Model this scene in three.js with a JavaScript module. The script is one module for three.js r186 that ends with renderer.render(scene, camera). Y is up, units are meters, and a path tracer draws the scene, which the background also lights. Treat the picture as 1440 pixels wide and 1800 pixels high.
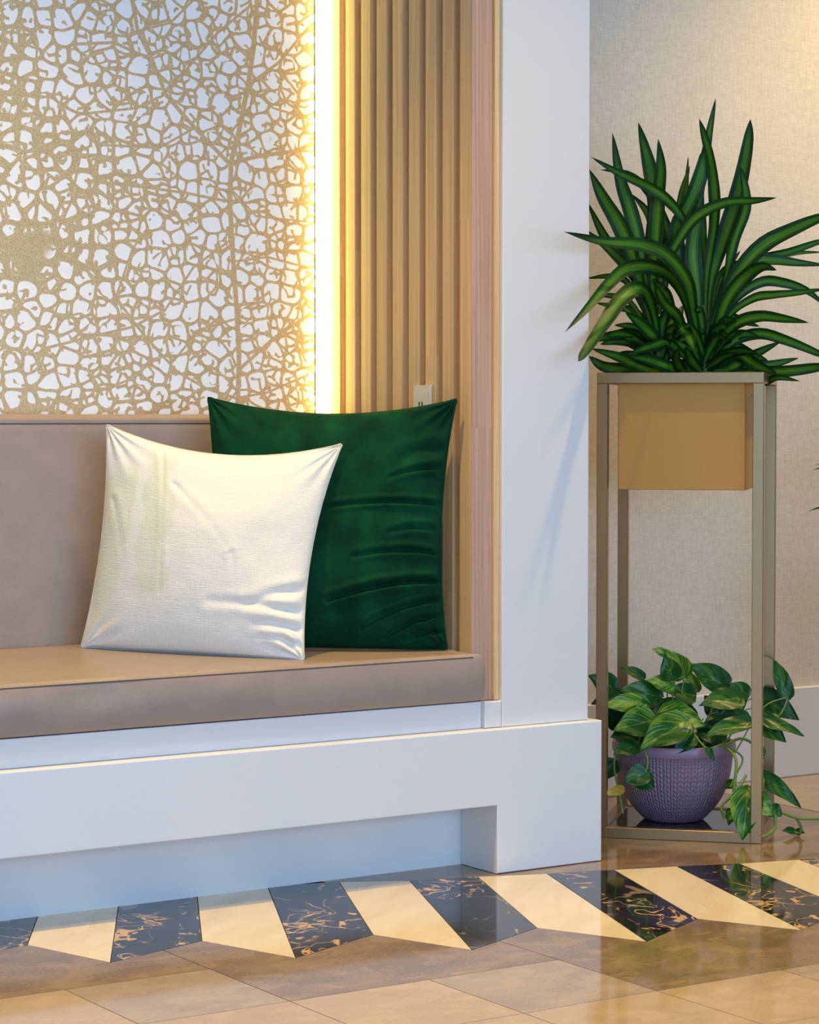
import * as THREE from 'three';
import { mergeGeometries } from 'three/addons/utils/BufferGeometryUtils.js';
import { RectAreaLightUniformsLib } from 'three/addons/lights/RectAreaLightUniformsLib.js';

// ---------------------------------------------------------------- camera, light, exposure
const scene = new THREE.Scene();
const FOCAL = 4200, HORIZON = 735, YAW = 0.99112;           // focal length in pixels of the 1440 x 1800 frame
const PITCH = Math.atan((900 - HORIZON) / FOCAL);
const camera = new THREE.PerspectiveCamera(2 * Math.atan(900 / FOCAL) * 180 / Math.PI, 0.8, 0.1, 60);
const EYE = new THREE.Vector3(-2.7636, 0.93, 4.548);
const FWD = new THREE.Vector3(Math.cos(YAW), 0, -Math.sin(YAW)), RIGHT = new THREE.Vector3(Math.sin(YAW), 0, Math.cos(YAW));
camera.position.copy(EYE);
camera.lookAt(EYE.clone().addScaledVector(FWD, Math.cos(PITCH)).add(new THREE.Vector3(0, -Math.sin(PITCH), 0)));
scene.add(camera);
const renderer = new THREE.WebGLRenderer({ antialias: true });
renderer.toneMapping = THREE.LinearToneMapping;
renderer.toneMappingExposure = 1.0;
renderer.shadowMap.enabled = true;
RectAreaLightUniformsLib.init();

scene.background = new THREE.Color(0.40, 0.64, 1.0);          // overcast blue daylight outside the lobby windows
scene.backgroundIntensity = 1.5;
const CEIL = 2.85;
const WINDOW = { x0: -5.9, x1: 2.0, y0: 0.06, y1: 2.35, z: 7.4 };
{
  const w = WINDOW.x1 - WINDOW.x0, h = WINDOW.y1 - WINDOW.y0;
  const day = new THREE.RectAreaLight(new THREE.Color(0.39, 0.63, 1.0), 4.6, w, h);
  day.position.set((WINDOW.x0 + WINDOW.x1) / 2, (WINDOW.y0 + WINDOW.y1) / 2, WINDOW.z - 0.14);
  day.lookAt(day.position.x, day.position.y, 0);
  day.name = 'window_daylight';
  scene.add(day);
}
const WARM = new THREE.Color(1.0, 0.70, 0.27);
// ceiling downlights: [x, z, candela, half angle in degrees]
const DOWNLIGHTS = [
  [-0.95, 0.84, 15, 44], [0.08, 1.25, 8.5, 42], [-2.3, 0.84, 11, 40], [2.0, 0.32, 6.5, 60], [-0.5, 2.45, 9, 29], [-2.0, 2.45, 9.5, 29], [1.6, 0.7, 9, 56],
];

// ---------------------------------------------------------------- helpers
let seed = 7;
const rnd = () => { seed = (seed * 1664525 + 1013904223) >>> 0; return seed / 4294967296; };
const rr = (a, b) => a + (b - a) * rnd();
const V = (x, y, z) => new THREE.Vector3(x, y, z);
const sstep = (a, b, x) => { const t = Math.min(1, Math.max(0, (x - a) / (b - a))); return t * t * (3 - 2 * t); };
const clamp = (x, a, b) => Math.min(b, Math.max(a, x));
function hash(x, y, k = 0) { let h = (Math.imul(x | 0, 374761393) + Math.imul(y | 0, 668265263) + Math.imul(k | 0, 974634721)) | 0; h = Math.imul(h ^ (h >>> 13), 1274126177); h ^= h >>> 16; return (h >>> 0) / 4294967296; }
function vnoise(x, y, k = 0) {
  const xi = Math.floor(x), yi = Math.floor(y), fx = x - xi, fy = y - yi, u = fx * fx * (3 - 2 * fx), v = fy * fy * (3 - 2 * fy);
  const a = hash(xi, yi, k), b = hash(xi + 1, yi, k), c = hash(xi, yi + 1, k), d = hash(xi + 1, yi + 1, k);
  return a + (b - a) * u + (c - a) * v + (a - b - c + d) * u * v;
}
function fbm(x, y, oct = 4, k = 0) { let s = 0, a = 0.5, t = 0; for (let i = 0; i < oct; i++) { s += a * vnoise(x, y, k + i * 17); t += a; x *= 2.03; y *= 2.03; a *= 0.5; } return s / t; }

// a pixel of the photograph -> a ray; a point on it comes from what the thing touches (height y, plane z or x, or distance d)
function ray(px, py) {
  const u = (px - 720) / FOCAL, v = -(py - 900) / FOCAL, f = Math.cos(PITCH) + v * Math.sin(PITCH), up = v * Math.cos(PITCH) - Math.sin(PITCH);
  return V(0, up, 0).addScaledVector(RIGHT, u).addScaledVector(FWD, f);
}
function at(px, py, o) {
  const r = ray(px, py);
  let t = 1;
  if (o.y !== undefined) t = (o.y - EYE.y) / r.y;
  else if (o.z !== undefined) t = (o.z - EYE.z) / r.z;
  else if (o.x !== undefined) t = (o.x - EYE.x) / r.x;
  else t = o.d / r.dot(FWD);
  return EYE.clone().addScaledVector(r, t);
}
const depthOf = (p) => p.clone().sub(EYE).dot(FWD);

const names = new Map();
function numbered(n) { const k = names.get(n) ?? 0; names.set(n, k + 1); return k ? n + '_' + String(k).padStart(3, '0') : n; }
function shade(o) { o.traverse((m) => { if (m.isMesh) { m.castShadow = true; m.receiveShadow = true; } }); return o; }
function part(name, geo, mat, parent) { const m = new THREE.Mesh(geo, mat); m.name = name; m.castShadow = m.receiveShadow = true; parent.add(m); return m; }
function thing(name, label, category, pos = [0, 0, 0], group) {
  const g = new THREE.Group(); g.name = numbered(name); g.position.set(...pos); g.userData = { label, category }; if (group) g.userData.group = group; scene.add(g); return g;
}
function structure(name, geo, mat, label) {
  const m = geo ? new THREE.Mesh(geo, mat) : new THREE.Group(); m.name = numbered(name); m.userData = { kind: 'structure' };
  if (label) m.userData.label = label;
  m.castShadow = m.receiveShadow = true; scene.add(m); return m;
}
function box(x0, x1, y0, y1, z0, z1) { const g = new THREE.BoxGeometry(x1 - x0, y1 - y0, z1 - z0); g.translate((x0 + x1) / 2, (y0 + y1) / 2, (z0 + z1) / 2); return metreUV(g); }
// box-mapped texture coordinates in metres
function metreUV(g) {
  const p = g.attributes.position, n = g.attributes.normal, uv = new Float32Array(p.count * 2);
  for (let i = 0; i < p.count; i++) {
    const ax = Math.abs(n.getX(i)), ay = Math.abs(n.getY(i)), az = Math.abs(n.getZ(i));
    if (ay >= ax && ay >= az) { uv[2 * i] = p.getX(i); uv[2 * i + 1] = p.getZ(i); }
    else if (ax >= az) { uv[2 * i] = p.getZ(i); uv[2 * i + 1] = p.getY(i); }
    else { uv[2 * i] = p.getX(i); uv[2 * i + 1] = p.getY(i); }
  }
  g.setAttribute('uv', new THREE.BufferAttribute(uv, 2));
  return g;
}
// a box with small chamfers all round
function chamferBox(x0, x1, y0, y1, z0, z1, c = 0.0015) {
  const s = new THREE.Shape(), w = x1 - x0 - 2 * c, h = y1 - y0 - 2 * c;
  s.moveTo(0, 0); s.lineTo(w, 0); s.lineTo(w, h); s.lineTo(0, h); s.closePath();
  const g = new THREE.ExtrudeGeometry(s, { depth: z1 - z0 - 2 * c, bevelEnabled: true, bevelThickness: c, bevelSize: c, bevelSegments: 1 });
  g.translate(x0 + c, y0 + c, z0 + c); g.computeVertexNormals();
  return metreUV(g);
}
// a dense rounded box; sx.. are segments, finer towards the edges
function softBox(w, h, d, r, sx, sy, sz) {
  const g = new THREE.BoxGeometry(2, 2, 2, sx, sy, sz), p = g.attributes.position, half = [w / 2, h / 2, d / 2], q = V(), c = V();
  const spread = (u, n) => n > 4 ? Math.sin(u * Math.PI / 2) : u;
  for (let i = 0; i < p.count; i++) {
    q.set(spread(p.getX(i), sx) * half[0], spread(p.getY(i), sy) * half[1], spread(p.getZ(i), sz) * half[2]);
    c.set(clamp(q.x, -half[0] + r, half[0] - r), clamp(q.y, -half[1] + r, half[1] - r), clamp(q.z, -half[2] + r, half[2] - r));
    q.sub(c); const l = Math.max(Math.abs(q.x), Math.abs(q.y), Math.abs(q.z));
    if (l > 1e-9) q.multiplyScalar(r / q.length());
    q.add(c); p.setXYZ(i, q.x, q.y, q.z);
  }
  g.computeVertexNormals();
  return g;
}
function tube(pts, r, seg = 24, rad = 7) { return new THREE.TubeGeometry(new THREE.CatmullRomCurve3(pts), seg, r, rad, false); }

// ---------------------------------------------------------------- procedural textures
function dataTex(w, h, fn, srgb = true) {
  const d = new Uint8Array(w * h * 4);
  for (let y = 0; y < h; y++) for (let x = 0; x < w; x++) { const c = fn(x, y), i = (y * w + x) * 4; d[i] = clamp(c[0], 0, 255); d[i + 1] = clamp(c[1], 0, 255); d[i + 2] = clamp(c[2], 0, 255); d[i + 3] = 255; }
  const t = new THREE.DataTexture(d, w, h); t.wrapS = t.wrapT = THREE.RepeatWrapping; t.magFilter = THREE.LinearFilter; t.minFilter = THREE.LinearFilter; if (srgb) t.colorSpace = THREE.SRGBColorSpace; t.needsUpdate = true; return t;
}
const mix3 = (a, b, t) => [a[0] + (b[0] - a[0]) * t, a[1] + (b[1] - a[1]) * t, a[2] + (b[2] - a[2]) * t];
const std = (o) => new THREE.MeshStandardMaterial(o), phys = (o) => new THREE.MeshPhysicalMaterial(o);

// wood: fine grain along v
function woodTex(c0, c1, k) {
  return dataTex(256, 512, (x, y) => {
    const wob = fbm(x / 60, y / 240, 3, k) * 22, g = fbm((x + wob) / 5, y / 190, 3, k + 5), pore = vnoise(x / 1.2, y / 26, k + 9);
    const t = clamp(g * 1.25 - 0.15 - (pore > 0.83 ? 0.28 : 0), 0, 1);
    return mix3(c0, c1, t);
  });
}
const uvRepeat = (t, u, v) => { const c = t.clone(); c.repeat.set(u, v); c.needsUpdate = true; return c; };
const M = {};
const oakA = uvRepeat(woodTex([196, 160, 112], [226, 192, 142], 1), 4, 0.9), oakB = uvRepeat(woodTex([190, 154, 108], [220, 186, 138], 31), 4, 0.9), oakPink = uvRepeat(woodTex([172, 134, 112], [204, 168, 146], 57), 5, 1.1);
M.slats = [std({ map: oakA, roughness: 0.55, name: 'oak' }), std({ map: oakB, roughness: 0.58, name: 'oak' })];
M.board = std({ map: oakPink, roughness: 0.5, name: 'pink oak' });
M.backing = M.slats[1];
const paintBump = dataTex(256, 256, (x, y) => { const v = 128 + 60 * (fbm(x / 9, y / 9, 3, 3) - 0.5) + 50 * (fbm(x / 60, y / 60, 2, 4) - 0.5); return [v, v, v]; }, false);
M.paint = std({ color: new THREE.Color(0.71, 0.705, 0.70), roughness: 0.55, bumpMap: uvRepeat(paintBump, 4, 4), bumpScale: 0.0006, name: 'white paint' });
M.paintSemi = std({ color: new THREE.Color(0.76, 0.755, 0.75), roughness: 0.35, bumpMap: uvRepeat(paintBump, 4, 4), bumpScale: 0.0007, name: 'white gloss paint' });
M.ceiling = std({ color: new THREE.Color(0.82, 0.81, 0.79), roughness: 0.9 });
M.roomWall = std({ color: new THREE.Color(0.62, 0.6, 0.56), roughness: 0.9 });

// woven wallpaper
const weave = dataTex(1024, 1024, (x, y) => {
  const a = vnoise(x / 1.6, y / 16, 1), b = vnoise(x / 16, y / 1.6, 2), f = hash(x, y, 5), big = fbm(x / 170, y / 170, 3, 9);
  const v = 0.5 + (a - 0.5) * 0.3 + (b - 0.5) * 0.3 + (f - 0.5) * 0.16 + (big - 0.5) * 0.1;
  return mix3([194, 182, 165], [242, 231, 214], clamp(v, 0, 1));
});
M.linen = std({ map: uvRepeat(weave, 1.05, 1.05), bumpMap: uvRepeat(weave, 1.05, 1.05), bumpScale: 0.0008, roughness: 0.75, name: 'woven wallpaper' });

// leaf-skeleton wallpaper: one metre square of print, gold foil veins on a pale ground
const LEAF = { x0: -0.99, x1: 0.01, y0: 0.92, y1: 1.92 };
function leafSkeleton() {
  const N = 2048, thick = new Float32Array(N * N);
  const toTex = (px, py) => { const p = at(px, py, { z: 0 }); return [(p.x - LEAF.x0) * N, (p.y - LEAF.y0) * N]; };
  // main veins traced on the wall, in pixels of the photograph, with widths in millimetres
  const veins = [
    [[455, -40], [445, 90], [436, 150], [420, 230], [406, 285], [404, 355], [410, 460], [416, 545], [420, 625], [417, 740], 9],
    [[228, -20], [242, 55], [267, 105], [291, 166], [342, 225], [402, 287], 7],
    [[404, 287], [458, 274], [520, 266], [556, 250], 7],
    [[420, 650], [480, 596], [545, 552], 6], [[404, 355], [330, 340], [260, 330], [150, 318], 4.5], [[142, 266], [125, 354], [100, 408], 4.5],
    [[204, 525], [258, 596], [312, 654], [362, 683], [414, 700], 4.5], [[80, 612], [160, 592], [232, 575], [290, 545], 4.5],
    [[200, 533], [233, 437], [260, 400], 4], [[285, 165], [330, 120], [380, 60], [440, 10], 4.5], [[267, 105], [200, 75], [130, 78], 5], [[436, 150], [490, 110], [550, 40], 5],
    [[410, 460], [470, 452], [540, 470], 4], [[408, 420], [340, 470], [290, 545], 4], [[416, 560], [350, 580], [300, 640], 4], [[342, 225], [280, 260], [180, 255], 4], [[291, 166], [240, 190], [150, 200], 4],
    [[436, 150], [480, 190], [545, 210], 4], [[404, 330], [450, 380], [540, 390], 3.5], [[417, 700], [470, 690], [540, 660], 4], [[242, 55], [300, 40], [360, -20], 4],
  ];
  for (const v of veins) {
    const w0 = v[v.length - 1] * 1.3e-3 * N / 2, pts = v.slice(0, -1).map(([a, b]) => toTex(a, b));
    for (let i = 0; i + 1 < pts.length; i++) {
      const [ax, ay] = pts[i], [bx, by] = pts[i + 1], L2 = (bx - ax) ** 2 + (by - ay) ** 2, R = w0 * 2;
      for (let y = Math.max(0, Math.floor(Math.min(ay, by) - R)); y < Math.min(N, Math.max(ay, by) + R); y++) for (let x = Math.max(0, Math.floor(Math.min(ax, bx) - R)); x < Math.min(N, Math.max(ax, bx) + R); x++) {
        const t = clamp(((x - ax) * (bx - ax) + (y - ay) * (by - ay)) / L2, 0, 1), d = Math.hypot(x - ax - t * (bx - ax), y - ay - t * (by - ay));
        const f = 1 - d / w0; if (f > thick[y * N + x] || thick[y * N + x] === 0) thick[y * N + x] = Math.max(thick[y * N + x] || -9, f);
      }
    }
  }
  // jittered cells: distance to the nearest wall between two cells
  const seeds = new Map();
  const sites = (k) => { if (!seeds.has(k)) { const a = new Float32Array(256 * 256 * 2); for (let j = 0; j < 256; j++) for (let i = 0; i < 256; i++) { a[(j * 256 + i) * 2] = 0.1 + 0.8 * hash(i, j, k); a[(j * 256 + i) * 2 + 1] = 0.1 + 0.8 * hash(i, j, k + 1); } seeds.set(k, a); } return seeds.get(k); };
  function edge(x, y, k) {
    const S = sites(k), xi = Math.floor(x), yi = Math.floor(y); let d1 = 9, bx = 0, by = 0, bi = 0, bj = 0;
    for (let j = -1; j <= 1; j++) for (let i = -1; i <= 1; i++) { const q = (((yi + j) & 255) * 256 + ((xi + i) & 255)) * 2, dx = xi + i + S[q] - x, dy = yi + j + S[q + 1] - y, d = dx * dx + dy * dy; if (d < d1) { d1 = d; bx = dx; by = dy; bi = i; bj = j; } }
    let e = 0;
    for (let j = bj - 1; j <= bj + 1; j++) for (let i = bi - 1; i <= bi + 1; i++) { if (i === bi && j === bj) continue; const q = (((yi + j) & 255) * 256 + ((xi + i) & 255)) * 2, dx = xi + i + S[q] - x, dy = yi + j + S[q + 1] - y, nx = dx - bx, ny = dy - by, l = Math.hypot(nx, ny); const v = ((dx + bx) * nx + (dy + by) * ny) / (2 * l); e += Math.exp(-15 * v); }
    return -Math.log(e) / 15;
  }
  const col = new Uint8Array(N * N * 4), met = new Uint8Array(N * N * 4);
  for (let y = 0; y < N; y++) for (let x = 0; x < N; x++) {
    const X = x / N, Y = y / N, wx = (fbm(X * 26, Y * 26, 2, 41) - 0.5) * 0.014, wy = (fbm(X * 26, Y * 26, 2, 43) - 0.5) * 0.014;
    const mid = edge((X + wx) * 24, (Y + wy) * 27, 200) / 25.5;
    const left = sstep(0.74, 0.22, X), n1 = fbm(X * 5.5, Y * 5.5, 3, 61), swell = sstep(0.46, 0.84, n1 + left * 0.07 - 0.02) * (0.25 + 0.75 * left);
    let m = -1;
    m = Math.max(m, 1 - mid / (0.0029  + 0.0055 * swell * swell + 0.0005 * left));
    const sp = fbm(X * 46, Y * 46, 2, 71);
    if (sp > 0.48 && m < 0) { const small = edge((X - wy) * 42, (Y + wx) * 40, 300) / 41; m = Math.max(m, 1 - small / (0.0028 + 0.002 * swell) - (sp < 0.51 ? 0.35 : 0)); }
    const tv = thick[y * N + x]; if (tv) m = Math.max(m, tv);
    if (swell > 0.9) m = Math.max(m, (swell - 0.9) * 6 - 0.15);
    const ragged = m + (hash(x >> 1, y >> 1, 81) - 0.5) * 0.22, g = sstep(-0.1, 0.1, ragged), f = hash(x >> 1, y >> 1, 91), f2 = hash(x, y, 93);
    const gold = mix3([166, 136, 92], [240, 214, 166], clamp(0.15 + 0.75 * f + (f2 - 0.5) * 0.4, 0, 1));
    const c = mix3([240, 242, 245], gold, g), i = (y * N + x) * 4;
    col[i] = c[0]; col[i + 1] = c[1]; col[i + 2] = c[2]; col[i + 3] = 255;
    met[i] = 255 * (g * (0.35 + 0.65 * f)); met[i + 1] = 255 * (0.52 - 0.12 * g); met[i + 2] = 255 * 0.45 * g; met[i + 3] = 255;
  }
  const mk = (d, s) => { const t = new THREE.DataTexture(d, N, N); t.wrapS = t.wrapT = THREE.MirroredRepeatWrapping; t.magFilter = t.minFilter = THREE.LinearFilter; if (s) t.colorSpace = THREE.SRGBColorSpace; t.needsUpdate = true; return t; };
  return [mk(col, true), mk(met, false)];
}
{
  const [c, m] = leafSkeleton();
  M.leafPaper = std({ map: c, metalnessMap: m, roughnessMap: m, metalness: 1, roughness: 1, bumpMap: m, bumpScale: 0.0004, name: 'gold leaf-skeleton wallpaper' });
}

// stone
const creamTex = dataTex(512, 512, (x, y) => {
  const w = fbm(x / 120, y / 120, 4, 11), s = fbm((x + 90 * w) / 160, (y - x * 0.4 + 60 * w) / 26, 4, 13), v = clamp(s * 1.5 - 0.35, 0, 1);
  return mix3([236, 219, 184], [214, 188, 140], v * 0.55 + (hash(x, y, 3) - 0.5) * 0.05);
});
function portoro(k) {
  return dataTex(512, 512, (x, y) => {
    const u = x / 512, v = y / 512, wx = fbm(u * 6, v * 6, 4, k) - 0.5, wy = fbm(u * 6 + 9, v * 6, 4, k + 3) - 0.5;
    const a = u + wx * 0.32, b = v + wy * 0.32, r1 = Math.abs(fbm(a * 4, b * 6, 3, k + 7) - 0.5), r2 = Math.abs(fbm(a * 8 + 4, b * 11, 3, k + 11) - 0.5), patch = fbm(u * 4, v * 4, 3, k + 15), r3 = Math.abs(fbm(a * 3 + 2, b * 6 + 1, 2, k + 19) - 0.5);
    let c = mix3([17, 18, 23], [40, 38, 46], fbm(u * 14, v * 14, 3, k + 21));
    const g1 = sstep(0.022, 0.006, r1) * sstep(0.34, 0.48, patch), g2 = sstep(0.04, 0.01, r2) * sstep(0.46, 0.58, patch), g3 = sstep(0.009, 0.002, r3) * 0.75;
    c = mix3(c, [206, 164, 96], clamp(g1 + g2, 0, 1)); c = mix3(c, [168, 150, 122], g3);
    return c;
  });
}
const limestone = (c0, c1, k) => dataTex(512, 512, (x, y) => {
  const w = fbm(x / 90, y / 90, 3, k) * 60, a = fbm((x + w) / 70, (y + w) / 48, 5, k + 3), clast = sstep(0.56, 0.6, fbm((x - w) / 44, (y + w * 0.5) / 26, 3, k + 5)), fine = fbm(x / 4, y / 2, 2, k + 8);
  return mix3(c0, c1, clamp(0.15 + 0.75 * (a - 0.22) + 0.2 * clast + 0.3 * (fine - 0.5), 0, 1));
});
const polish = { roughness: 0.075 };
M.cream = std({ map: creamTex, ...polish, name: 'cream marble' });
M.black = [1, 2, 3].map((k) => std({ map: portoro(k * 40), roughness: 0.06, name: 'black gold-veined marble' }));
const brownTex = limestone([108, 86, 60], [166, 139, 103], 5), midTex = limestone([146, 124, 100], [182, 160, 133], 25), tanTex = limestone([166, 141, 106], [196, 171, 136], 45);
M.brown = std({ map: uvRepeat(brownTex, 1.6, 1.6), ...polish, name: 'brown limestone' });
M.mid = std({ map: uvRepeat(midTex, 1.6, 1.6), ...polish, name: 'grey-brown limestone' });
M.tan = std({ map: uvRepeat(tanTex, 1.6, 1.6), ...polish, name: 'tan limestone' });
M.grout = std({ color: new THREE.Color(0.09, 0.075, 0.06), roughness: 0.8 });

// leather, fabrics
const leatherBump = dataTex(512, 512, (x, y) => { const v = 255 * clamp(0.5 + 0.55 * (fbm(x / 3.2, y / 3.2, 2, 7) - 0.5) + 0.3 * (fbm(x / 14, y / 14, 2, 8) - 0.5), 0, 1); return [v, v, v]; }, false);
const leatherCol = dataTex(256, 256, (x, y) => mix3([150, 132, 120], [162, 144, 131], fbm(x / 20, y / 20, 4, 17)));
M.leather = phys({ map: uvRepeat(leatherCol, 2, 2), bumpMap: uvRepeat(leatherBump, 4, 4), bumpScale: 0.0004, roughness: 0.4, name: 'taupe leather' });
M.seam = std({ color: new THREE.Color(0.09, 0.07, 0.06), roughness: 0.8 });
const linenBump = dataTex(512, 512, (x, y) => { const v = 255 * clamp(0.5 + 0.5 * (vnoise(x / 18, y / 1.6, 3) - 0.5) + 0.45 * (vnoise(x / 1.6, y / 18, 4) - 0.5), 0, 1); return [v, v, v]; }, false);
// dyed watercolour print on the pale cushion, u to the right, v up
const washTex = dataTex(512, 512, (x, y) => {
  const u = x / 512, v = y / 512, n = fbm(x / 60, y / 60, 4, 21) - 0.5, n2 = fbm(x / 24, y / 24, 3, 22) - 0.5;
  let c = [233, 229, 218];
  const band = (cx, w, a, b) => sstep(w, w * 0.66, Math.abs(u - cx + 0.16 * n + 0.05 * n2)) * sstep(a - 0.05, a + 0.02, v + 0.2 * n) * sstep(b + 0.05, b - 0.02, v + 0.2 * n);
  c = mix3(c, [203, 212, 168], 0.36 * band(0.27 - 0.06 * (v - 0.5), 0.075, 0.28, 0.9));
  c = mix3(c, [203, 212, 168], 0.28 * band(0.07, 0.075, 0.12, 0.8));
  return c;
});
washTex.wrapS = washTex.wrapT = THREE.ClampToEdgeWrapping;
M.paleLinen = phys({ map: washTex, bumpMap: uvRepeat(linenBump, 1.6, 1.6), bumpScale: 0.0009, roughness: 0.95, name: 'pale linen' });
const velvetTex = dataTex(256, 256, (x, y) => mix3([6, 42, 27], [13, 73, 44], clamp(fbm(x / 22, y / 26, 4, 51) * 1.3 - 0.15, 0, 1)));
M.velvet = phys({ map: velvetTex, roughness: 0.85, specularIntensity: 0.15, sheen: 0.35, sheenColor: new THREE.Color(0.03, 0.32, 0.15), sheenRoughness: 0.45, name: 'green velvet' });

// metal, plastic, soil, plants
const brushed = dataTex(64, 512, (x, y) => { const v = 150 + 70 * (hash(0, y, 1) - 0.5) + 40 * (vnoise(x / 20, y / 3, 2) - 0.5); return [v, v, v]; }, false);
M.brass = phys({ color: new THREE.Color(0.40, 0.275, 0.145), metalness: 0.9, roughness: 0.3, bumpMap: uvRepeat(brushed, 3, 1.5), bumpScale: 0.00006, name: 'brushed bronze' });
M.brassBox = phys({ color: new THREE.Color(0.52, 0.27, 0.075), metalness: 0.4, roughness: 0.5, specularIntensity: 0.5, bumpMap: uvRepeat(brushed, 2, 1.2), bumpScale: 0.00012, name: 'brushed brass' });
M.blackGlass = phys({ color: new THREE.Color(0.012, 0.011, 0.012), roughness: 0.04, name: 'black glass' });
const basket = dataTex(512, 256, (x, y) => {
  const cols = 64, cx = x / 512 * cols, row = y / 256 * 22, tw = (Math.floor(cx) & 1) ? 1 : -1, ph = (row + tw * (cx % 1 - 0.5) * 0.8) % 1;
  const v = 255 * clamp((1 - Math.pow(Math.abs((cx % 1) - 0.5) * 2, 3)) * (0.35 + 0.65 * Math.sin(Math.PI * ((ph + 1) % 1))), 0, 1); return [v, v, v];
}, false);
M.lilac = std({ color: new THREE.Color(0.27, 0.185, 0.255), roughness: 0.4, bumpMap: uvRepeat(basket, 1.6, 1), bumpScale: 0.0035, name: 'lilac plastic' });
M.lilacRim = std({ color: M.lilac.color, roughness: 0.4, name: 'lilac plastic' });
M.soil = std({ color: new THREE.Color(0.03, 0.02, 0.014), roughness: 1 });
const strap = dataTex(64, 256, (x, y) => {
  const u = (x + 0.5) / 64, m = Math.abs(u - 0.5) * 2, v = y / 256, n = fbm(x / 2.2, y / 90, 3, 9), s = sstep(0.52, 0.3, m + (n - 0.5) * 0.75) * sstep(1.0, 0.75, v) * (0.7 + 0.3 * vnoise(x / 1.1, y / 200, 33));
  const dark = mix3([5, 36, 12], [16, 72, 18], clamp(n * 1.6 - 0.3, 0, 1)); let c = mix3(dark, [72, 134, 24], s * 0.85);
  c = mix3(c, [150, 178, 60], s * sstep(0.66, 0.78, vnoise(x / 1.7, y / 120, 15)) * 0.5); if (v > 0.97) c = mix3(c, [96, 76, 40], sstep(0.97, 0.99, v));
  return c;
});
M.strap = phys({ map: strap, roughness: 0.5, specularIntensity: 0.45, side: THREE.DoubleSide, name: 'green striped leaf' });
M.cane = std({ color: new THREE.Color(0.05, 0.10, 0.025), roughness: 0.8 });
function pothosTex(k, c0, c1, amount) {
  return dataTex(128, 128, (x, y) => {
    const u = x / 128 - 0.5, v = y / 128, a = Math.abs(u), n = fbm((v * 1.0 - a * 1.2) * 26, (u + 0.5) * 5 + v * 2, 4, k), side = fbm(u * 3 + 5, v * 2, 2, k + 3);
    const g = sstep(0.6 - amount, 0.72 - amount, n * 0.7 + side * 0.4); let c = mix3(c0, c1, g * 0.85); c = mix3(c, [132, 168, 84], sstep(0.016, 0.004, a) * 0.6);
    return c;
  });
}
M.pothos = [[3, [16, 76, 18], [112, 150, 44], 0.04], [13, [16, 72, 20], [74, 122, 36], -0.02], [23, [34, 98, 18], [160, 180, 76], 0.12], [33, [14, 66, 20], [40, 96, 28], -0.06]].map(([k, a, b, t]) => phys({ map: pothosTex(k, a, b, t), roughness: 0.36, specularIntensity: 0.6, side: THREE.DoubleSide, name: 'variegated leaf' }));
M.yellowLeaf = phys({ color: new THREE.Color(0.55, 0.36, 0.02), roughness: 0.5, side: THREE.DoubleSide });
M.vine = std({ color: new THREE.Color(0.14, 0.24, 0.04), roughness: 0.5 });
M.ivory = std({ color: new THREE.Color(0.66, 0.62, 0.52), roughness: 0.4, name: 'ivory plastic' });
M.slot = std({ color: new THREE.Color(0.01, 0.01, 0.01), roughness: 0.6 });
M.led = std({ color: 0xffffff, emissive: new THREE.Color(1.0, 0.84, 0.2), emissiveIntensity: 16, roughness: 0.5, name: 'led strip light' });
M.lampGlow = std({ color: 0xffffff, emissive: WARM, emissiveIntensity: 6, name: 'downlight lamp' });
M.metalTrim = std({ color: new THREE.Color(0.7, 0.7, 0.7), metalness: 0.6, roughness: 0.4 });
M.glass = phys({ color: 0xffffff, transmission: 1, thickness: 0, roughness: 0, name: 'window glass' });

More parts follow.
